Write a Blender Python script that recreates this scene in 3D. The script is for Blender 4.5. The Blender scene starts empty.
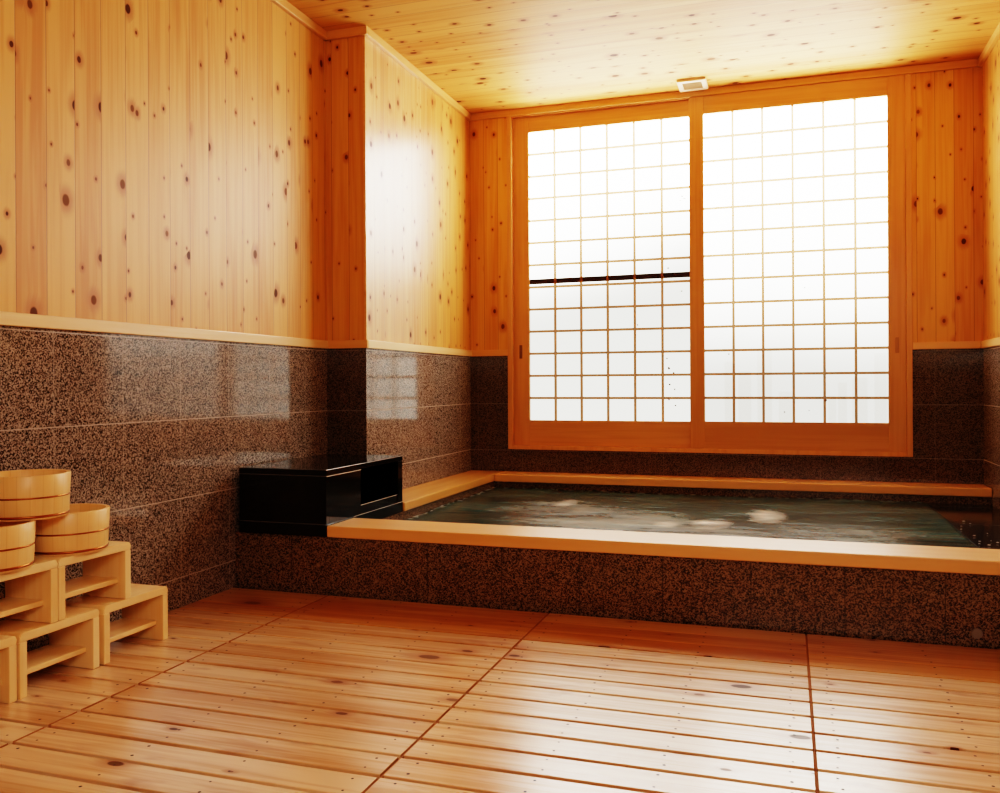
import bpy, bmesh, math, random
from mathutils import Vector, Matrix, noise
random.seed(7)
scn = bpy.context.scene
col = scn.collection

# ------------------------------------------------------------------ dimensions (metres)
XR, YB, YF, ZC = 3.2106, 4.3323, -1.9, 2.603      # right wall, window wall, wall behind, ceiling
XP, YP = 0.2183, 2.8485                            # pillar nose
ZD0, ZD1 = 1.019, 1.060                            # dado cap
YT, YRF, YRI, YRB = 2.0802, 2.0646, 2.289, 4.130   # tub face, rim front / inner / back inner
ZR0, ZR1 = 0.229, 0.2747                           # rim underside / top
XB = 0.4391                                        # spout box side
ZW = 0.19                                          # water level
XW0, XW1 = .436, 2.895                             # water left / right

# ------------------------------------------------------------------ node helpers
class NT:
    def __init__(s, name):
        s.m = bpy.data.materials.new(name); s.m.use_nodes = True
        s.t = s.m.node_tree; s.t.nodes.clear()
        s.out = s.t.nodes.new('ShaderNodeOutputMaterial')
    def n(s, typ, ins=None, **kw):
        nd = s.t.nodes.new(typ)
        for k, v in kw.items(): setattr(nd, k, v)
        for k, v in (ins or {}).items(): s.set(nd.inputs[k], v)
        return nd
    def set(s, sock, v):
        if isinstance(v, bpy.types.NodeSocket): s.t.links.new(v, sock)
        else:
            if isinstance(v, tuple) and len(v) == 3 and sock.type == 'RGBA': v = v + (1,)
            sock.default_value = v
    def math(s, op, a, b=0.0, c=0.0, clamp=False):
        return s.n('ShaderNodeMath', {0: a, 1: b, 2: c}, operation=op, use_clamp=clamp).outputs[0]
    def mapr(s, v, a, b, c=0.0, d=1.0, smooth=True):
        return s.n('ShaderNodeMapRange', {0: v, 1: a, 2: b, 3: c, 4: d},
                   interpolation_type='SMOOTHSTEP' if smooth else 'LINEAR', clamp=True).outputs[0]
    def mix(s, f, a, b, blend='MIX'):
        nd = s.n('ShaderNodeMix', data_type='RGBA', blend_type=blend)
        s.set(nd.inputs[0], f); s.set(nd.inputs[6], a); s.set(nd.inputs[7], b)
        return nd.outputs[2]
    def comb(s, x=0.0, y=0.0, z=0.0):
        return s.n('ShaderNodeCombineXYZ', {0: x, 1: y, 2: z}).outputs[0]
    def obj(s):
        sp = s.n('ShaderNodeSeparateXYZ', {0: s.n('ShaderNodeTexCoord').outputs['Object']})
        return sp.outputs
    def noise(s, vec, scale, detail=2.0, rough=.5, dist=0.0):
        return s.n('ShaderNodeTexNoise', {'Vector': vec, 'Scale': scale, 'Detail': detail,
                                          'Roughness': rough, 'Distortion': dist}).outputs[0]
    def bump(s, h, strength, distance=0.01):
        return s.n('ShaderNodeBump', {'Height': h, 'Strength': strength, 'Distance': distance}).outputs[0]
    def prin(s, **kw):
        nd = s.n('ShaderNodeBsdfPrincipled')
        for k, v in kw.items(): s.set(nd.inputs[k.replace('_', ' ')], v)
        return nd.outputs[0]
    def done(s, sh):
        s.t.links.new(sh, s.out.inputs[0]); return s.m

def plain(name, c, rough=.5, metal=0.0, coat=0.0):
    t = NT(name)
    return t.done(t.prin(Base_Color=c, Roughness=rough, Metallic=metal, Coat_Weight=coat, Coat_Roughness=.1))

def pine(name, u, v, pitch=0.0, off=0.0, light=(.80, .47, .19), dark=(.62, .30, .09), knots=6.0, kamt=.6,
         krad=.085, rough=.38, coat=.35, coatr=.22, grain=1.0, attr=False, seed=0.0, spec=.5, kel=.72):
    """boards running along axis v, side by side along axis u; knots, grain and V-grooves"""
    t = NT(name); o = t.obj(); U, V = o[u], o[v]
    W = o[3 - u - v]
    if pitch:
        q = t.math('DIVIDE', t.math('SUBTRACT', U, off), pitch)
        pid = t.math('FLOOR', q); fr = t.math('FRACT', q)
        wn = t.n('ShaderNodeTexWhiteNoise', {'W': t.math('ADD', pid, 17.3 + seed)}, noise_dimensions='1D')
        rnd = wn.outputs[0]
        edge = t.math('MULTIPLY', t.math('MINIMUM', fr, t.math('SUBTRACT', 1.0, fr)), pitch)
        groove = t.mapr(edge, .0006, .0022, 1.0, 0.0)
    elif attr:
        a = t.n('ShaderNodeAttribute', attribute_name='tint')
        rnd = t.n('ShaderNodeSeparateColor', {0: a.outputs[0]}).outputs[0]
        groove = 0.0
    else:
        rnd = t.n('ShaderNodeObjectInfo').outputs['Random']; groove = 0.0
    V2 = t.math('ADD', V, t.math('MULTIPLY', rnd, 11.0))
    # knots
    kv = t.comb(t.math('MULTIPLY', U, knots), t.math('MULTIPLY', V2, knots * kel), seed)
    vo = t.n('ShaderNodeTexVoronoi', {'Vector': kv, 'Scale': 1.0, 'Randomness': 1.0}, voronoi_dimensions='2D')
    d = vo.outputs['Distance']
    rc = t.n('ShaderNodeSeparateColor', {0: vo.outputs['Color']}).outputs
    act = t.math('LESS_THAN', rc[0], kamt)
    rad = t.math('MULTIPLY', t.math('ADD', .25, t.math('MULTIPLY', t.math('POWER', rc[1], 3.0), .9)), krad)
    wob = t.math('ADD', d, t.math('MULTIPLY', t.math('SUBTRACT', t.noise(kv, 6.0), .5), .03))
    rel = t.math('DIVIDE', wob, rad)
    core = t.math('MULTIPLY', t.mapr(rel, .75, 1.1, 1.0, 0.0), act)
    halo = t.math('MULTIPLY', t.mapr(rel, .8, 3.4, 1.0, 0.0), act)
    # grain
    ug = t.math('ADD', U, t.math('MULTIPLY', halo, .012))
    gv = t.comb(t.math('MULTIPLY', ug, 55.0), t.math('MULTIPLY', V2, 1.6), t.math('MULTIPLY', W, 20.0))
    g1 = t.noise(gv, 1.0, 3.0, .55, .6)
    gv2 = t.comb(t.math('MULTIPLY', ug, 9.0), t.math('MULTIPLY', V2, .7), t.math('ADD', W, t.math('MULTIPLY', rnd, 5.0)))
    g2 = t.noise(gv2, 1.0, 2.0, .5, .8)
    f = t.math('ADD', t.math('MULTIPLY', t.mapr(g1, .35, .7), .45 * grain), t.math('MULTIPLY', t.mapr(g2, .35, .7), .5 * grain))
    f = t.math('ADD', f, t.math('MULTIPLY', t.math('SUBTRACT', rnd, .5), .75), clamp=True)
    c = t.mix(f, light, dark)
    c = t.mix(t.math('MULTIPLY', halo, .68), c, (dark[0] * .72, dark[1] * .5, dark[2] * .4))
    c = t.mix(t.math('MULTIPLY', core, t.math('ADD', .68, t.math('MULTIPLY', rc[2], .30))), c, (.085, .026, .009))
    nk = t.math('SUBTRACT', 1.0, t.math('MULTIPLY', core, .8))
    cw = t.math('MULTIPLY', nk, coat)
    if attr:      # reddish blotches, plus a darker, richer tint on the boards beside the bath
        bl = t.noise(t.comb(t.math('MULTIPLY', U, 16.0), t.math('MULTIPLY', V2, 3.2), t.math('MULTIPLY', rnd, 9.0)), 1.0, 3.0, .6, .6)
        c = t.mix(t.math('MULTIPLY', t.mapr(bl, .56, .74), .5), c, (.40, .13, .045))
        deep = t.n('ShaderNodeSeparateColor', {0: a.outputs[0]}).outputs[1]
        c = t.mix(deep, c, t.mix(1.0, c, (.86, .62, .34), 'MULTIPLY'))
    hgt = t.math('ADD', t.math('MULTIPLY', g1, .15), 0.0)
    if pitch:
        c = t.mix(t.math('MULTIPLY', groove, .6), c, (dark[0] * .35, dark[1] * .28, dark[2] * .22))
        hgt = t.math('SUBTRACT', hgt, groove)
    return t.done(t.prin(Base_Color=c, Roughness=rough, Coat_Weight=cw, Coat_Roughness=coatr, Specular_IOR_Level=t.math('MULTIPLY', nk, spec),
                         Normal=t.bump(hgt, .35, .004)))

def granite(name, au, av, joint=(.30, .30), off=(0., 0.), dark=(.028, .023, .020), lite=(.52, .39, .31),
            jcol=(.30, .24, .20), jamt=.55, rough=.075, spec=.45, gs=265.0):
    t = NT(name); o = t.obj()
    P = t.n('ShaderNodeTexCoord').outputs['Object']
    vo = t.n('ShaderNodeTexVoronoi', {'Vector': P, 'Scale': gs, 'Randomness': 1.0}).outputs['Color']
    vs = t.n('ShaderNodeSeparateColor', {0: vo}).outputs
    b = t.noise(P, gs * 1.6, 2.0, .6); c0 = t.noise(P, 6.0, 2.0)
    f = t.math('ADD', t.math('MULTIPLY', vs[0], .65), t.math('MULTIPLY', t.mapr(b, .3, .7), .35))
    f = t.math('ADD', f, t.math('MULTIPLY', t.math('SUBTRACT', c0, .5), .12))
    c = t.mix(t.mapr(f, .36, .62), dark, lite)
    c = t.mix(t.math('MULTIPLY', t.mapr(vs[1], .6, .9), .5), c, (lite[0] * .45, lite[1] * .36, lite[2] * .32))
    def jl(x, p, of):
        fr = t.math('FRACT', t.math('DIVIDE', t.math('SUBTRACT', x, of), p))
        e = t.math('MULTIPLY', t.math('MINIMUM', fr, t.math('SUBTRACT', 1.0, fr)), p)
        return t.mapr(e, .0012, .0026, 1.0, 0.0)
    j = t.math('MAXIMUM', t.math('MULTIPLY', jl(o[au], joint[0], off[0]), .55), jl(o[av], joint[1], off[1]))
    c = t.mix(t.math('MULTIPLY', j, jamt), c, jcol)
    rg = t.math('ADD', rough, t.math('MULTIPLY', j, .35))
    return t.done(t.prin(Base_Color=c, Roughness=rg, Specular_IOR_Level=spec,
                         Normal=t.bump(t.math('SUBTRACT', t.math('MULTIPLY', f, .06), j), .12, .003)))

# ------------------------------------------------------------------ mesh helpers
def bm_box(bm, x0, x1, y0, y1, z0, z1, bev=0.0, seg=1, mi=0):
    vs = [bm.verts.new((x, y, z)) for x in (x0, x1) for y in (y0, y1) for z in (z0, z1)]
    idx = [(0, 1, 3, 2), (4, 6, 7, 5), (0, 4, 5, 1), (2, 3, 7, 6), (0, 2, 6, 4), (1, 5, 7, 3)]
    fs = [bm.faces.new([vs[i] for i in f]) for f in idx]
    for f in fs: f.material_index = mi
    if bev > 0:
        es = list({e for f in fs for e in f.edges})
        r = bmesh.ops.bevel(bm, geom=es, offset=bev, segments=seg, profile=.5, affect='EDGES')
        for f in r['faces']: f.material_index = mi
    return fs

def link(name, bm, mats, parent=None, smooth=False, loc=None):
    bmesh.ops.recalc_face_normals(bm, faces=bm.faces)
    me = bpy.data.meshes.new(name); bm.to_mesh(me); bm.free()
    for m in (mats if isinstance(mats, (list, tuple)) else [mats]): me.materials.append(m)
    if smooth:
        for p in me.polygons: p.use_smooth = True
    o = bpy.data.objects.new(name, me); col.objects.link(o)
    if loc: o.location = loc
    if parent: o.parent = parent
    return o

def boxes(name, lst, mats, parent=None, bev=0.0, seg=1):
    bm = bmesh.new()
    for b in lst: bm_box(bm, *b, bev=bev, seg=seg)
    return link(name, bm, mats, parent)

def tag(o, label, cat, group=None, kind=None):
    o['label'] = label; o['category'] = cat
    if group: o['group'] = group
    if kind: o['kind'] = kind
    return o
def struct(o): o['kind'] = 'structure'; return o
def empty(name, loc=(0, 0, 0)):
    o = bpy.data.objects.new(name, None); col.objects.link(o); o.location = loc
    o.empty_display_size = .1; return o

# ------------------------------------------------------------------ materials
PL, PD = (.77, .43, .125), (.60, .255, .052)
pine_left = pine('pine_left', 1, 2, .1144, 1.0016, PL, PD, knots=8.6, kamt=.85, krad=.115, seed=1.0, rough=.48, coat=.22, coatr=.42)
pine_side = pine('pine_side', 1, 2, .1144, 2.83, PL, PD, knots=9.5, kamt=.80, krad=.115, seed=5.0, rough=.42, coat=.9, coatr=.27)
pine_back = pine('pine_back', 0, 2, .0950, .032, PL, PD, knots=9.5, kamt=.75, krad=.12, seed=9.0, rough=.45, coat=.1)
pine_ceil = pine('pine_ceiling', 1, 0, .1100, .03, PL, PD, knots=8.5, kamt=.85, krad=.135, seed=13.0, rough=.6, coat=.04, coatr=.5)
pine_trim_y = pine('pine_trim_along_wall', 2, 1, light=(.86, .63, .34), dark=(.78, .52, .24), knots=3, kamt=0.0)
pine_crown_y = pine('pine_crown', 2, 1, light=(.80, .47, .17), dark=(.68, .34, .09), knots=3, kamt=0.0)
pine_trim_x = pine('pine_trim_along_window_wall', 2, 0, light=(.80, .47, .18), dark=(.66, .33, .10), knots=3, kamt=0.0)
cedar_v = pine('cedar_stile', 0, 2, light=(.72, .385, .155), dark=(.60, .29, .095), knots=3, kamt=0.0, rough=.45, coat=.15)
cedar_h = pine('cedar_rail', 2, 0, light=(.72, .385, .155), dark=(.58, .28, .095), knots=3, kamt=0.0, rough=.45, coat=.15)
rim_x = pine('cypress_rim_along_front', 1, 0, light=(.88, .53, .21), dark=(.80, .42, .13), knots=3, kamt=0.0, rough=.42, coat=1.0, coatr=.40, spec=.8)
rim_y = pine('cypress_rim_along_side', 0, 1, light=(.82, .50, .20), dark=(.68, .35, .10), knots=3, kamt=0.0, rough=.30, coat=.4)
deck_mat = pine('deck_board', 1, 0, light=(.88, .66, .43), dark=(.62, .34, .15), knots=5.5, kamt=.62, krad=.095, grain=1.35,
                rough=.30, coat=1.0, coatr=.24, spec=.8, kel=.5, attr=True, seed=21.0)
batten_mat = plain('deck_batten', (.36, .16, .06), .9)
screw_mat = plain('screw_hole', (.03, .015, .01), .5)
stool_h = pine('cypress_stool_across', 0, 1, light=(.92, .70, .40), dark=(.84, .56, .26), knots=4, kamt=0.0, rough=.42, coat=.1)
stool_v = pine('cypress_stool_upright', 0, 2, light=(.92, .70, .40), dark=(.84, .56, .26), knots=9, kamt=0.03, rough=.42, coat=.1)
black_stone = granite('black_granite', 0, 1, (9., 9.), (4., 4.), (.004, .004, .004), (.012, .012, .012), rough=.07)
wet_stone = granite('wet_black_granite', 0, 1, (9., .6), (4., 3.42), (.004, .004, .004), (.014, .012, .011), rough=.12, spec=.25)
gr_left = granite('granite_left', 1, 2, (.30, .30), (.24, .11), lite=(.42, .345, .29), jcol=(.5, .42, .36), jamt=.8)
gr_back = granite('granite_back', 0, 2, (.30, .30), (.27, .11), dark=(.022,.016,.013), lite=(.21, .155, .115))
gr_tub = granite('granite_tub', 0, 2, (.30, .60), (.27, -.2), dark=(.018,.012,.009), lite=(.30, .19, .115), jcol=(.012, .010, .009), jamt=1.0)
copper = plain('copper_hoop', (.42, .15, .05), .3, 1.0)
grout = plain('damp_brown_concrete', (.11, .04, .018), .9)
iron = plain('dark_steel', (.05, .05, .05), .4, .6)

def bucket_mat():
    t = NT('bucket_staves'); o = t.obj()
    ang = t.math('ARCTAN2', o[1], o[0])
    q = t.math('MULTIPLY', ang, 22 / math.tau)
    pid = t.math('FLOOR', q); fr = t.math('FRACT', q)
    rnd = t.n('ShaderNodeTexWhiteNoise', {'W': pid}, noise_dimensions='1D').outputs[0]
    g = t.noise(t.comb(t.math('MULTIPLY', ang, 30.0), t.math('MULTIPLY', o[2], 8.0), rnd), 1.0, 2.0)
    e = t.math('MINIMUM', fr, t.math('SUBTRACT', 1.0, fr))
    gr = t.mapr(e, .0, .03, 1.0, 0.0)
    f = t.math('ADD', t.math('MULTIPLY', g, .5), t.math('MULTIPLY', rnd, .45))
    c = t.mix(f, (.90, .65, .34), (.79, .49, .19))
    c = t.mix(t.math('MULTIPLY', gr, .35), c, (.4, .18, .05))
    return t.done(t.prin(Base_Color=c, Roughness=.4, Coat_Weight=.15, Coat_Roughness=.2))
stave = bucket_mat()

def pane_mat(name, z0, z1, amp, tilt, base, trans, powr=1.4):
    """frosted glass lit by the bright sky outside: mostly glowing, slightly see-through"""
    t = NT(name); o = t.obj()
    P = t.n('ShaderNodeTexCoord').outputs['Object']
    z = t.math('ADD', o[2], t.math('MULTIPLY', t.math('SUBTRACT', o[0], 1.2), tilt))
    z = t.math('ADD', z, t.math('MULTIPLY', t.math('SUBTRACT', t.noise(P, 1.7, 2.0), .5), .12))
    g = t.math('POWER', t.mapr(z, z0, z1), powr)
    fleck = t.noise(P, 120.0, 2.0, .6)
    st = t.math('ADD', t.math('MULTIPLY', g, amp), t.math('ADD', base, t.math('MULTIPLY', t.math('SUBTRACT', fleck, .5), .16)))
    em = t.n('ShaderNodeEmission', {0: t.mix(g, (1.0, .995, .885), (1.0, .97, .88)), 1: st}).outputs[0]
    gl = t.n('ShaderNodeBsdfGlossy', {0: (1, 1, 1), 'Roughness': .25}).outputs[0]
    tr = t.n('ShaderNodeBsdfTransparent').outputs[0]
    m1 = t.n('ShaderNodeMixShader', {0: trans, 1: em, 2: tr}).outputs[0]
    m2 = t.n('ShaderNodeMixShader', {0: .03, 1: m1, 2: gl}).outputs[0]
    return t.done(m2)
pane_l = pane_mat('frosted_pane_left', 1.25, 2.35, 16.0, -.22, 1.6, .06)
pane_r = pane_mat('frosted_pane_right', .72, 2.35, 18.0, .02, 1.2, .26, 1.5)

def lattice_mat():
    t = NT('thin_lattice_wood'); o = t.obj()
    g = t.noise(t.comb(t.math('MULTIPLY', o[0], 8.0), 0.0, t.math('MULTIPLY', o[2], 8.0)), 4.0)
    d = t.prin(Base_Color=t.mix(g, (.46, .22, .07), (.36, .15, .04)), Roughness=.5)
    tr = t.n('ShaderNodeBsdfTransparent', {0: (1.0, .82, .62)}).outputs[0]
    return t.done(t.n('ShaderNodeMixShader', {0: .34, 1: d, 2: tr}).outputs[0])
lattice_m = lattice_mat()

def water_mat():
    t = NT('bath_water'); o = t.obj()
    v = t.comb(t.math('MULTIPLY', o[0], .5), t.math('MULTIPLY', o[1], 1.5), 0.0)
    n1 = t.noise(v, 3.2, 3.0, .55, .8); n2 = t.noise(v, 9.0, 2.0, .5, .4); n3 = t.noise(v, 26.0, 2.0)
    h = t.math('ADD', t.math('MULTIPLY', n1, 1.0), t.math('ADD', t.math('MULTIPLY', n2, .35), t.math('MULTIPLY', n3, .02)))
    c = t.mix(t.mapr(n1, .35, .65), (.030, .048, .043), (.062, .116, .110))
    # pale patches painted in for sky and window highlights on the ripples
    nf = t.noise(t.comb(t.math('MULTIPLY', o[0], 3.2), t.math('MULTIPLY', o[1], 7.0), 3.0), 2.2, 3.0, .6, .5)
    sheen = 0.0
    for (x, y, rx, ry, a) in SHEEN_SPOTS:
        dx = t.math('DIVIDE', t.math('SUBTRACT', o[0], x), rx); dy = t.math('DIVIDE', t.math('SUBTRACT', o[1], y), ry)
        r2 = t.math('ADD', t.math('MULTIPLY', dx, dx), t.math('MULTIPLY', dy, dy))
        k = t.math('MULTIPLY', t.mapr(t.math('ADD', r2, t.math('MULTIPLY', t.math('SUBTRACT', nf, .5), 2.6)), -.9, 1.7, 1.0, 0.0), a)
        sheen = t.math('MAXIMUM', sheen, k)
    fs = t.math('MULTIPLY', sheen, t.mapr(t.math('ADD', n1, t.math('MULTIPLY', n2, .35)), .25, .95))
    lap = t.math('MAXIMUM', t.mapr(o[0], XW0, XW0 + .045, 1.0, 0.0), t.mapr(o[1], 4.10, 4.148, 0.0, .7))
    lap = t.math('MULTIPLY', lap, t.mapr(t.noise(t.comb(t.math('MULTIPLY', o[0], 26.0), t.math('MULTIPLY', o[1], 14.0), 7.0), 1.0, 1.0), .50, .62))
    fs = t.math('MAXIMUM', fs, t.math('MULTIPLY', lap, .8))
    c = t.mix(fs, c, (.68, .64, .59))
    return t.done(t.prin(Base_Color=c, Roughness=t.math('ADD', .24, t.math('MULTIPLY', fs, .3)), IOR=1.33,
                         Normal=t.bump(h, .38, .05)))
SHEEN_SPOTS = [(1.08, 3.25, .34, .42, .5), (1.42, 3.05, .42, .36, .45), (1.85, 2.78, .75, .30, .5), (2.35, 2.95, .45, .28, .3),
        (2.09, 3.40, .085, .22, 1.5), (1.855, 3.08, .09, .16, 1.5), (1.66, 3.02, .07, .12, 1.1), (1.05, 3.55, .06, .16, 1.2)]
water_m = water_mat()

# ------------------------------------------------------------------ room shell
T = .12
struct(boxes('floor', [(-T, XR + T, YF - T, YB + T, -.12, -.05)], grout))
struct(boxes('ceiling', [(-T, XR + T, YF - T, YB + T, ZC, ZC + T)], pine_ceil))
w = struct(boxes('wall_left', [(-T, 0, YF, YP + .01, ZD0, ZC)], pine_left))
boxes('stone_dado', [(-T, 0, YF, YP + .01, -.05, ZD0)], gr_left, w)
w = struct(boxes('wall_pillar', [(-T, XP, YP, YB + T, ZD0, ZC)], [pine_side, pine_back]))
for p in w.data.polygons:
    if abs(p.normal.y) > .5: p.material_index = 1
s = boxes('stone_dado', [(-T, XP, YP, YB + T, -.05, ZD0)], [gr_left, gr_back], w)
for p in s.data.polygons:
    if abs(p.normal.y) > .5: p.material_index = 1
WX0, WX1, WZ0, WZ1 = .495, 2.842, .428, 2.585       # rough opening
w = struct(boxes('wall_back', [(XP, WX0, YB, YB + T, ZD0, ZC), (WX1, XR + T, YB, YB + T, ZD0, ZC),
                               (WX0, WX1, YB, YB + T, WZ1, ZC)], pine_back))
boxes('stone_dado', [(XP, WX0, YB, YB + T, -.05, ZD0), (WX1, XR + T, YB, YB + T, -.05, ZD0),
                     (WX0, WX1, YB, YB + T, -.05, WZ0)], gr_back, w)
w = struct(boxes('wall_right', [(XR, XR + T, YF, YB, ZD0, ZC)], pine_side))
boxes('stone_dado', [(XR, XR + T, YF, YB, -.05, ZD0)], gr_left, w)
struct(boxes('wall_front', [(-T, XR + T, YF - T, YF, -.05, ZC)], pine_back))

tn = [0]
def trim(lst, m, bev=.003):
    tn[0] += 1
    return struct(boxes('trim_%d' % tn[0], lst, m, bev=bev, seg=2))
P1 = .014                                            # dado cap projection
trim([(0, P1, YF, YP, ZD0, ZD1)], pine_trim_y)
trim([(0, XP + P1, YP - P1, YP, ZD0, ZD1)], pine_trim_x)
trim([(XP, XP + P1, YP, YB, ZD0, ZD1)], pine_trim_y)
trim([(XP + P1, .481, YB - P1, YB, ZD0, ZD1)], pine_trim_x)
trim([(2.856, XR - P1, YB - P1, YB, ZD0, ZD1)], pine_trim_x)
trim([(XR - P1, XR, YF, YB, ZD0, ZD1)], pine_trim_y)
CZ, P2 = ZC - .042, .022                             # crown moulding
trim([(0, P2, YF, YP, CZ, ZC)], pine_crown_y)
trim([(0, XP + P2, YP - P2, YP, CZ, ZC)], pine_trim_x)
trim([(XP, XP + P2, YP, YB, CZ, ZC)], pine_crown_y)
trim([(XP + P2, XR - P2, YB - P2, YB, CZ, ZC)], pine_trim_x)
trim([(XR - P2, XR, YF, YB, CZ, ZC)], pine_crown_y)
trim([(XP - .010, XP + .003, YP - .003, YP + .010, ZD1, CZ)], pine_trim_x, .002)   # corner bead of the pillar

# ------------------------------------------------------------------ window
win = struct(empty('window_1', (0, 0, 0)))
fr = bmesh.new()
yf = YB - .020
bm_box(fr, .4805, .512, yf, YB + .10, .4180, CZ, .003, 2)                  # left architrave
bm_box(fr, 2.824, 2.8555, yf, YB + .10, .4180, CZ, .003, 2)
bm_box(fr, .512, 2.824, yf, YB + .10, .4180, .4440, .003, 2)               # sill lip
bm_box(fr, .512, 2.824, yf + .012, YB + .10, 2.556, CZ + .002, 0)          # head
link('window_frame', fr, cedar_v, win)

def sash(y, x0, x1, gx0, gx1, z0, gz0, gz1, z1, pane, strip=False, pull_x=0.0):
    th = .030
    f = bmesh.new()
    bm_box(f, x0, gx0, y, y + th, z0, z1, .002, 1)
    bm_box(f, gx1, x1, y, y + th, z0, z1, .002, 1)
    root = link('sash', f, cedar_v, win)
    f = bmesh.new()
    bm_box(f, gx0, gx1, y + .001, y + th, z0, gz0, .002, 1)
    bm_box(f, gx0, gx1, y + .001, y + th, gz1, z1, .002, 1)
    link('rail', f, cedar_h, root)
    nc, nr, bw = 6, 13, .0150
    f = bmesh.new()
    xs = [gx0 + (gx1 - gx0) * i / nc for i in range(nc + 1)]
    for x in xs[1:-1]: bm_box(f, x - bw / 2, x + bw / 2, y + .008, y + .020, gz0, gz1)
    for j in range(1, nr):
        z = gz0 + (gz1 - gz0) * j / nr
        for a, b in zip(xs, xs[1:]):
            bm_box(f, a + (bw / 2 if a > gx0 else 0), b - (bw / 2 if b < gx1 else 0), y + .008, y + .020, z - bw / 2, z + bw / 2)
    link('lattice', f, lattice_m, root)
    f = bmesh.new()
    bm_box(f, gx0 - .004, gx1 + .004, y + .0225, y + .0265, gz0 - .004, gz1 + .004)
    if strip:   # leaf specks stuck on the frosted glass
        sp = [(1.585, 1.98, .012, .006), (1.60, 1.965, .014, .004), (1.575, 1.955, .008, .004), (1.255, 2.18, .005, .006), (1.50, 1.545, .008, .005), (1.58, 1.40, .009, .004),
              (1.49, .99, .006, .005), (1.50, .93, .008, .010), (1.53, .90, .007, .006), (1.505, .83, .009, .008),
              (1.535, .80, .006, .006), (1.50, .74, .007, .009), (1.54, .70, .006, .005), (1.31, 1.20, .005, .006)]
    else:
        sp = [(1.86, 1.01, .006, .004), (2.40, .735, .008, .008), (2.175, .665, .006, .005), (2.31, .675, .004, .003), (2.29, 1.39, .005, .005)]
    for (x, z, a, b) in sp:
        vs = [f.verts.new((x + a * math.cos(k * math.tau / 7) * random.uniform(.6, 1.1), y + .0222,
                           z + b * math.sin(k * math.tau / 7) * random.uniform(.6, 1.1))) for k in range(7)]
        f.faces.new(vs).material_index = 1
    link('frosted_pane', f, [pane, plain('leaf_speck', (.16, .11, .07), .8)], root)
    if strip:
        f = bmesh.new()
        n0 = len(f.verts)
        vs = [f.verts.new(p) for p in ((gx0, y + .0205, 1.4790), (gx1, y + .0205, 1.4840), (gx1, y + .0205, 1.5170), (gx0, y + .0205, 1.5120),
                                       (gx0, y + .0222, 1.4790), (gx1, y + .0222, 1.4840), (gx1, y + .0222, 1.5170), (gx0, y + .0222, 1.5120))]
        for q in ((0, 1, 2, 3), (7, 6, 5, 4), (0, 4, 5, 1), (1, 5, 6, 2), (2, 6, 7, 3), (3, 7, 4, 0)): f.faces.new([vs[i] for i in q])
        o = link('dark_strip', f, plain('dark_brown_strip', (.035, .012, .010), .5), root); o['label'] = 'dark brown strip across the left pane'
    f = bmesh.new()                                        # recessed finger pull
    bm_box(f, pull_x - .011, pull_x + .011, y - .0012, y + .004, 1.00, 1.09, .004, 2)
    bm_box(f, pull_x - .006, pull_x + .006, y - .0016, y + .004, 1.01, 1.08, .002, 1)
    o = link('finger_pull', f, plain('finger_pull', (.50, .24, .08) if not strip else (.22, .09, .03), .35), root)
    return root
sash(4.352, .511, 1.722, .6155, 1.634, .4440, .6045, 2.4570, 2.562, pane_l, True, .558)
sash(4.320, 1.634, 2.8245, 1.7195, 2.7325, .4440, .6065, 2.4530, 2.562, pane_r, False, 2.778)

# outside, faintly visible through the right pane
struct(boxes('ground', [(-2, 6, YB + T, 9, -.12, -.05)], plain('garden_earth', (.35, .30, .22), .9)))
bm = bmesh.new()
random.seed(5)
x = 1.2
while x < 3.6:
    w_ = random.uniform(.05, .12); h = random.uniform(.75, 1.15)
    bm_box(bm, x, x + w_ * .8, 4.95, 4.98, -.05, h)
    x += w_ + random.choice([.0, .02, .12, .2])
fence = tag(link('fence', bm, pine('weathered_fence', 0, 2, light=(.5, .32, .15), dark=(.28, .14, .05), kamt=0.0)),
            'low wooden stake fence faintly seen outside behind the right frosted pane', 'fence')

# ------------------------------------------------------------------ ceiling vent
v = tag(empty('ceiling_vent', (1.67, 4.20, ZC)), 'small cream ceiling vent with tan grille above the window', 'vent')
bm = bmesh.new()
for b in ((-.083, .083, -.090, -.060), (-.083, .083, .060, .090), (-.083, -.055, -.060, .060), (.055, .083, -.060, .060)):
    bm_box(bm, b[0], b[1], b[2], b[3], -.016, 0, .002, 1)
link('vent_frame', bm, plain('cream_plastic', (.82, .66, .46), .5), v)
bm = bmesh.new()
bm_box(bm, -.055, .055, -.060, .060, -.004, -.001)
for k in range(11):
    yy = -.054 + k * .0108
    bm_box(bm, -.055, .055, yy, yy + .005, -.013, -.004)
link('grille', bm, plain('tan_grille', (.42, .27, .14), .6), v)

# ------------------------------------------------------------------ bath
tub = tag(empty('bathtub', (1.7, 3.2, -.05)), 'large sunken bath with granite sides and wooden rim below the window', 'bathtub')
def child(o, p=tub):
    o.parent = p; o.matrix_parent_inverse = Matrix.Translation(-p.location); return o
ZB = ZR0
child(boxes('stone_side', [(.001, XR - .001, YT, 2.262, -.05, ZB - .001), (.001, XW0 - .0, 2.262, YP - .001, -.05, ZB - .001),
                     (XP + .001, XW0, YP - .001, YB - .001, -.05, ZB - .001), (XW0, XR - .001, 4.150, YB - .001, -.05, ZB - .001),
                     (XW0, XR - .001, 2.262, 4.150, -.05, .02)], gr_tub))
o = child(boxes('overflow_ledge', [(XW1 + .004, XR - .001, 2.262, 4.150, .02, ZW - .003)], wet_stone, bev=.004, seg=2))
o['label'] = 'wetted black stone overflow ledge at the right end'
child(boxes('front_rim', [(XB + .001, XR - .001, YRF, YRI, ZR0, ZR1)], rim_x, bev=.004, seg=2))
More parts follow.
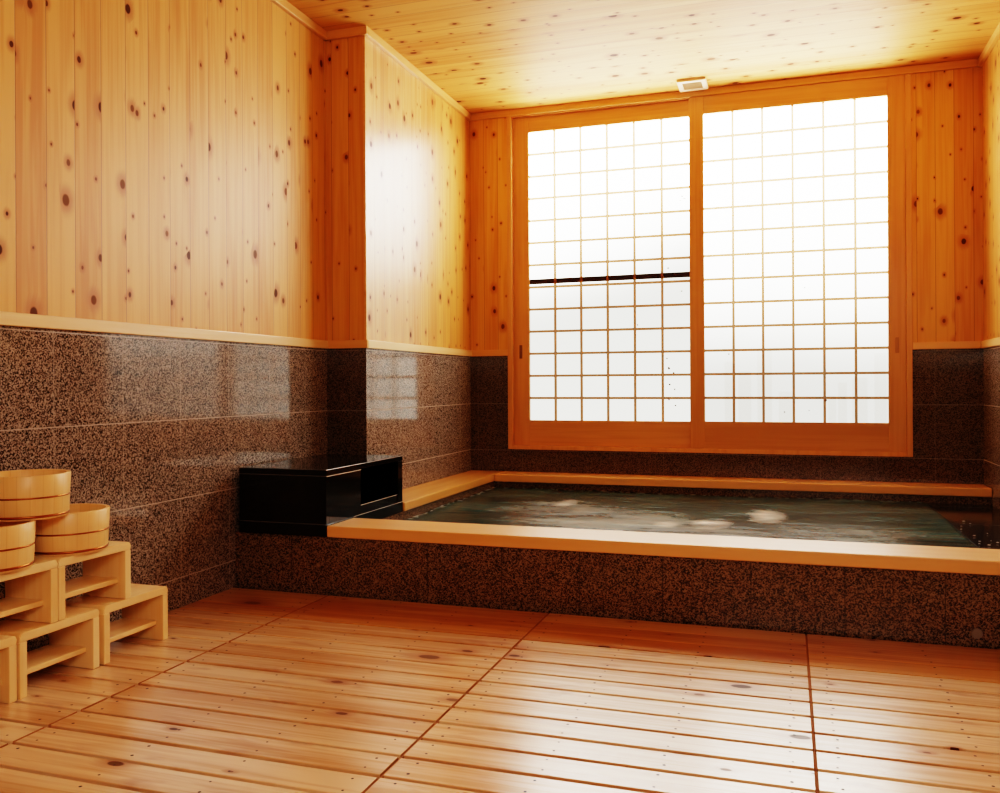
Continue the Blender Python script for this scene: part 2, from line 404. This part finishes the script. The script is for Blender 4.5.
child(boxes('left_rim', [(XP + .001, .448, 2.792, YB - .001, ZR0, ZR1)], rim_y, bev=.006, seg=2))
child(boxes('back_rim', [(.449, XR - .001, YRB, YB - .001, ZR0, ZR1)], rim_x, bev=.004, seg=2))
# water surface with gentle swell
bm = bmesh.new()
nx, ny = 150, 120
gv = []
for j in range(ny + 1):
    row = []
    for i in range(nx + 1):
        px = XW0 + .002 + (XW1 - XW0 - .002) * i / nx; py = 2.264 + (4.148 - 2.264) * j / ny
        q = Vector((px * 2.6, py * 4.2, .3))
        z = ZW + .006 * noise.noise(q) + .003 * noise.noise(q * 2.7)
        z = ZW + (z - ZW) * min(1, (XW1 - px) / .15)
        row.append(bm.verts.new((px, py, z)))
    gv.append(row)
for j in range(ny):
    for i in range(nx):
        bm.faces.new((gv[j][i], gv[j][i + 1], gv[j + 1][i + 1], gv[j + 1][i]))
bv = gv[0] + [r[-1] for r in gv[1:]] + gv[-1][-2::-1] + [r[0] for r in gv[-2:0:-1]]
lo = [bm.verts.new((p.co.x, p.co.y, .021)) for p in bv]
for i in range(len(bv)):
    k = (i + 1) % len(bv); bm.faces.new((bv[i], bv[k], lo[k], lo[i]))
tag(link('bath_water', bm, water_m, smooth=True), 'rippling dark teal bath water filling the wooden-rimmed bath', 'water', kind='stuff')
# water beads on the ledge
bm = bmesh.new()
random.seed(11)
for k in range(16):
    px = XW1 + .01 + abs(random.gauss(0, .06)); py = random.uniform(2.35, 3.5)
    if px > XR - .02: continue
    r = random.uniform(.002, .005)
    bmesh.ops.create_icosphere(bm, subdivisions=1, radius=r, matrix=Matrix.Translation((px, py, ZW + .002)) @ Matrix.Diagonal((1.6, 1, .6, 1)))
tag(link('water_drops', bm, plain('water_bead', (.75, .75, .72), .1), smooth=True), 'white water drops splashed on the black overflow ledge', 'water drops', kind='stuff')

# drain cap on the bath's face
d = bmesh.new()
bmesh.ops.create_cone(d, cap_ends=True, segments=28, radius1=.017, radius2=.015, depth=.006)
bmesh.ops.transform(d, matrix=Matrix.Translation((2.760, YT - .0035, .039)) @ Matrix.Rotation(math.pi / 2, 4, 'X'), verts=d.verts)
d2 = bmesh.new()
child(link('drain_cap', d, plain('drain_cap', (.26, .22, .19), .3)))
d2.free()

# ------------------------------------------------------------------ black stone spout box
sp = tag(empty('spout_box', (.235, 2.43, ZR0)), 'black polished stone water spout box at left end of the bath', 'spout box')
BX0, BY1 = .030, 2.790
child(boxes('base_slab', [(BX0, XB, YRF, BY1, .2300, .2785)], black_stone, bev=.0015), sp)
zt0, zt1 = .2790, .4725
child(boxes('box_panel', [(BX0 + .001, XB - .001, YRF + .001, YRF + .026, zt0, zt1),
                          (BX0 + .001, BX0 + .026, YRF + .026, BY1 - .001, zt0, zt1),
                          (BX0 + .026, XB - .001, BY1 - .026, BY1 - .001, zt0, zt1),
                          (XB - .026, XB - .001, YRF + .026, 2.362, zt0, zt1),
                          (XB - .040, XB - .001, 2.742, BY1 - .026, zt0, zt1)], black_stone, bev=.0012), sp)
child(boxes('lid', [(BX0, XB, YRF, BY1, .4735, .4985)], black_stone, bev=.002), sp)
child(boxes('weir_plate', [(XB - .020, XB - .006, 2.362, 2.742, zt0, .3175)], black_stone, bev=.0016), sp)
edge = plain('edge_glint', (.75, .72, .68), .2)  # pale strips painting the light caught on the box's edges
o = child(boxes('edge_glint', [(XB - .001, XB + .0006, YRF + .004, 2.362, .4700, .4730), (XB - .0062, XB - .0052, 2.364, 2.740, .3155, .3180),
                              (XB - .0062, XB - .0052, 2.364, 2.3665, .2790, .3180), (XB - .0002, XB + .0006, YRI + .004, BY1, .2770, .2792),
                              (XB - .0002, XB + .0006, YRF, BY1, .4960, .4975)], edge), sp)
o['label'] = 'pale painted highlight lines along the box edges'
o = child(boxes('front_glint', [(BX0 + .002, XB - .002, YRF - .0005, YRF + .001, .4718, .4742), (BX0 + .002, XB - .002, YRF - .0005, YRF + .001, .2775, .2797),
                      (BX0 + .002, XB - .002, YRF - .0004, YRF + .001, .4970, .4986)], plain('dull_glint', (.16, .15, .14), .3)), sp)  # grey strips painting fainter highlights across the box front
o['label'] = 'thin grey painted highlight line along the front edges'

# ------------------------------------------------------------------ duckboard floor
deckseed = [0]
def duckboard(x0, x1, label):
    random.seed(100 + deckseed[0]); deckseed[0] += 1
    bm = bmesh.new(); lay = bm.loops.layers.float_color.new('tint')
    ys = []                                            # board edges, front to back
    y = 2.060
    for k in range(3): ys.append((y - .1128, y, .0010)); y -= .1131
    y = 1.7204
    while y > YF + .12:
        ys.append((y - .1047, y, .0125)); y -= .1047
    for (a, b, g) in ys:
        t = random.random(); deep = 1.0 if g < .002 else 0.0  # tightly laid boards beside the bath take the darker tint
        fs0 = set(bm.faces)
        dz = random.uniform(-.0012, 0)
        bm_box(bm, x0, x1, a + g / 2, b - g / 2, -.016 + dz, dz, .0015 if g > .002 else .0006, 1)
        for f in bm.faces:
            if f not in fs0:
                if abs(f.normal.x) > .9 or (f.calc_center_median().x < x0 + .0012 or f.calc_center_median().x > x1 - .0012): f.material_index = 1
                for l in f.loops: l[lay] = (t, deep, 0, 1)
        n0 = set(bm.faces)
        w = x1 - x0
        bx = [x0 + .045, x1 - .045] + ([x0 + w * .36, x0 + w * .64] if w > .6 else [])
        for xx in bx:
            for yy in (a + .026, b - .026):
                r = random.uniform(.0028, .0042)
                cx, cy = xx + random.uniform(-.006, .006), yy + random.uniform(-.004, .004)
                vs = [bm.verts.new((cx + r * math.cos(q * math.tau / 8), cy + r * math.sin(q * math.tau / 8), dz + .0004)) for q in range(8)]
                f = bm.faces.new(vs); f.material_index = 2
    if x1 < 3: bm_box(bm, x1 + .0002, x1 + .0048, YF + .12, 2.055, -.016, -.0045, mi=1)   # filler strip in the seam
    o = link('duckboard', bm, [deck_mat, batten_mat, screw_mat])
    # battens
    bm = bmesh.new()
    w = x1 - x0
    for xx in [x0 + .045, x1 - .045] + ([x0 + w * .36, x0 + w * .64] if w > .6 else []):
        bm_box(bm, xx - .022, xx + .022, YF + .12, 2.055, -.050, -.0174)
    link('batten', bm, batten_mat, o)
    return tag(o, label, 'duckboard', 'duckboard panels covering the floor')
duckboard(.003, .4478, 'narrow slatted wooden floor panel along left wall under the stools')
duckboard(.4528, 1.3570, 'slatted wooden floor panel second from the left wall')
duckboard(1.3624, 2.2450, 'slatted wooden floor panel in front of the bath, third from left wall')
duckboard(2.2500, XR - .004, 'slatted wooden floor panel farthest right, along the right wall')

# ------------------------------------------------------------------ bath stools
SW, SD, SH, ST = .284, .168, .1755, .0245
def make_stool():
    r = empty('bath_stool')
    bm = bmesh.new()                                    # seat with rounded shoulders
    prof = []
    R = .011
    for (cy, a0, a1) in ((SW / 2 - R, 0, 90), (-SW / 2 + R, 90, 180)):
        for k in range(7):
            a = math.radians(a0 + (a1 - a0) * k / 6)
            prof.append((cy + R * math.cos(a), SH - R + R * math.sin(a)))
    prof += [(-SW / 2, SH - ST), (SW / 2, SH - ST)]
    A = [bm.verts.new((-SD / 2, y, z)) for y, z in prof]; B = [bm.verts.new((SD / 2, y, z)) for y, z in prof]
    bm.faces.new(A); bm.faces.new(B[::-1])
    n = len(prof)
    for i in range(n): bm.faces.new((A[i], A[(i + 1) % n], B[(i + 1) % n], B[i]))
    es = [e for e in bm.edges if abs(e.verts[0].co.x - e.verts[1].co.x) < 1e-6]
    bmesh.ops.bevel(bm, geom=es, offset=.002, segments=2, affect='EDGES')
    link('seat', bm, stool_h, r)
    for sy in (-1, 1):
        y0, y1 = (-SW / 2, -SW / 2 + ST) if sy < 0 else (SW / 2 - ST, SW / 2)
        bm = bmesh.new()
        bm_box(bm, -SD / 2, SD / 2, y0, y1, 0, SH - ST - .0002, .002, 2)
        link('side_panel', bm, stool_v, r)
    bm = bmesh.new()
    bm_box(bm, -SD / 2 + .012, SD / 2 - .026, -SW / 2 + ST + .0003, SW / 2 - ST - .0003, .049, .064, .0015, 1)
    link('shelf', bm, stool_h, r)
    return r
def copy_tree(o, parent=None):
    c = o.copy(); col.objects.link(c)
    if parent: c.parent = parent
    for ch in o.children: copy_tree(ch, c)
    return c
st0 = make_stool()
SX = .237 - SD / 2
stools = [(1.233, 0.0, 'low wooden bath stool on floor at right end of the bottom row, nearest the bath'),
          (.931, 0.0, 'low wooden bath stool on floor in the middle of the bottom row'),
          (.638, 0.0, 'low wooden bath stool on floor at left frame edge, only its right end showing'),
          (1.063, SH + .001, 'upper tier wooden bath stool carrying the right wooden bucket'),
          (.776, SH + .001, 'upper tier wooden bath stool at the left frame edge carrying the half-hidden bucket')]
src = list(stools)
objs = [st0] + [copy_tree(st0) for _ in stools[1:]]
for o, (y, z, lb) in zip(objs, stools):
    o.location = (SX, y, z)
    tag(o, lb, 'stool', 'stacked wooden bath stools')

# ------------------------------------------------------------------ buckets
BH, RT, RB = .121, .1155, .109
def make_bucket():
    r = empty('wooden_bucket')
    bm = bmesh.new(); N = 64
    pr = [(0, .010), (RB - .012, .010), (RT - .0125, BH - .002), (RT - .011, BH), (RT - .0015, BH), (RT, BH - .002),
          (RB + .0008, .006), (RB - .002, .0), (RB - .010, 0), (RB - .012, .004), (0, .004)]
    rings = []
    for (rr, z) in pr:
        if rr == 0: rings.append([bm.verts.new((0, 0, z))])
        else: rings.append([bm.verts.new((rr * math.cos(k * math.tau / N), rr * math.sin(k * math.tau / N), z)) for k in range(N)])
    for a, b in zip(rings, rings[1:]):
        for k in range(N):
            k2 = (k + 1) % N
            if len(a) == 1: bm.faces.new((a[0], b[k], b[k2]))
            elif len(b) == 1: bm.faces.new((a[k], a[k2], b[0]))
            else: bm.faces.new((a[k], a[k2], b[k2], b[k]))
    o = link('body', bm, stave, r, smooth=True)
    md = o.modifiers.new('e', 'EDGE_SPLIT'); md.split_angle = math.radians(40)
    for z, hh in ((.060, .0045), (.0085, .0065)):
        bm = bmesh.new()
        rad = RB + (RT - RB) * z / BH
        prof = [(rad - .001, -hh / 2), (rad + .0016, -hh / 2), (rad + .0022, 0), (rad + .0016, hh / 2), (rad - .001, hh / 2)]
        rg = [[bm.verts.new((p * math.cos(k * math.tau / N), p * math.sin(k * math.tau / N), z + q)) for k in range(N)] for p, q in prof]
        for a, b in zip(rg, rg[1:] + rg[:1]):
            for k in range(N): bm.faces.new((a[k], a[(k + 1) % N], b[(k + 1) % N], b[k]))
        h = link('hoop', bm, copper, r, smooth=True); h['label'] = 'thin copper hoop'
    return r
b0 = make_bucket()
BZ = 2 * SH + .002
bk = [((.152, 1.040, BZ), 'round wooden bath bucket with copper hoops on the upper right stool'),
      ((.152, .766, BZ), 'round wooden bath bucket cut off by left frame edge, on the upper left stool'),
      ((.152, .890, BZ + BH + .0005), 'topmost round wooden bath bucket resting on the rims of the other two')]
bo = [b0] + [copy_tree(b0) for _ in bk[1:]]
for k, (o, (loc, lb)) in enumerate(zip(bo, bk)):
    o.location = loc; o.rotation_euler.z = k * 1.1
    tag(o, lb, 'bucket', 'wooden bath buckets on the stools')

# ------------------------------------------------------------------ light
wd = bpy.data.worlds.new('World'); scn.world = wd; wd.use_nodes = True
bg = wd.node_tree.nodes['Background']; bg.inputs[0].default_value = (1, .98, .93, 1); bg.inputs[1].default_value = 3.0
def area(name, loc, rot, sx, sy, e, c):
    l = bpy.data.lights.new(name, 'AREA'); l.shape = 'RECTANGLE'; l.size = sx; l.size_y = sy; l.energy = e; l.color = c
    o = bpy.data.objects.new(name, l); col.objects.link(o); o.location = loc; o.rotation_euler = rot; return o
area('side_fill', (3.0, -1.1, 1.95), (math.radians(60), 0, math.radians(52)), .7, .7, 15, (1.0, .92, .78))  # added fill lamp brightening the stools and left wall
area('front_fill', (2.2, -1.2, 1.5), (math.radians(62), 0, math.radians(15)), 1.2, 1.0, 8.0, (1.0, .9, .75))  # added fill lamp behind the camera for surfaces facing away from the window

# ------------------------------------------------------------------ camera
F, TILT, ROLL, YAW, SHX, SHY = 868.16, -.0002, -.0053, -.3203, -.08, -12.589
Rv = Vector((math.cos(YAW), -math.sin(YAW), 0)); Dv = Vector((math.sin(YAW), math.cos(YAW), 0)); Uv = Vector((0, 0, 1))
c, s = math.cos(TILT), math.sin(TILT)
D2 = Dv * c + Uv * s; U2 = -Dv * s + Uv * c
c, s = math.cos(ROLL), math.sin(ROLL)
R3 = Rv * c + U2 * s; U3 = -Rv * s + U2 * c
cd = bpy.data.cameras.new('Camera'); cam = bpy.data.objects.new('Camera', cd); col.objects.link(cam)
cd.sensor_fit = 'HORIZONTAL'; cd.sensor_width = 36; cd.lens = F / 1000 * 36
cd.shift_x = -SHX / 1000; cd.shift_y = SHY / 1000
cd.clip_start = .02
M = Matrix((R3, U3, -D2)).transposed().to_4x4(); M.translation = Vector((2.194, -1.0124, .84))
cam.matrix_world = M
scn.camera = cam
scn.view_settings.view_transform = 'Filmic'
scn.view_settings.look = 'Very High Contrast'
scn.view_settings.exposure = -0.04
scn.cycles.max_bounces = 14; scn.cycles.diffuse_bounces = 6; scn.cycles.glossy_bounces = 5
scn.cycles.transparent_max_bounces = 12
scn.cycles.sample_clamp_indirect = 6.0
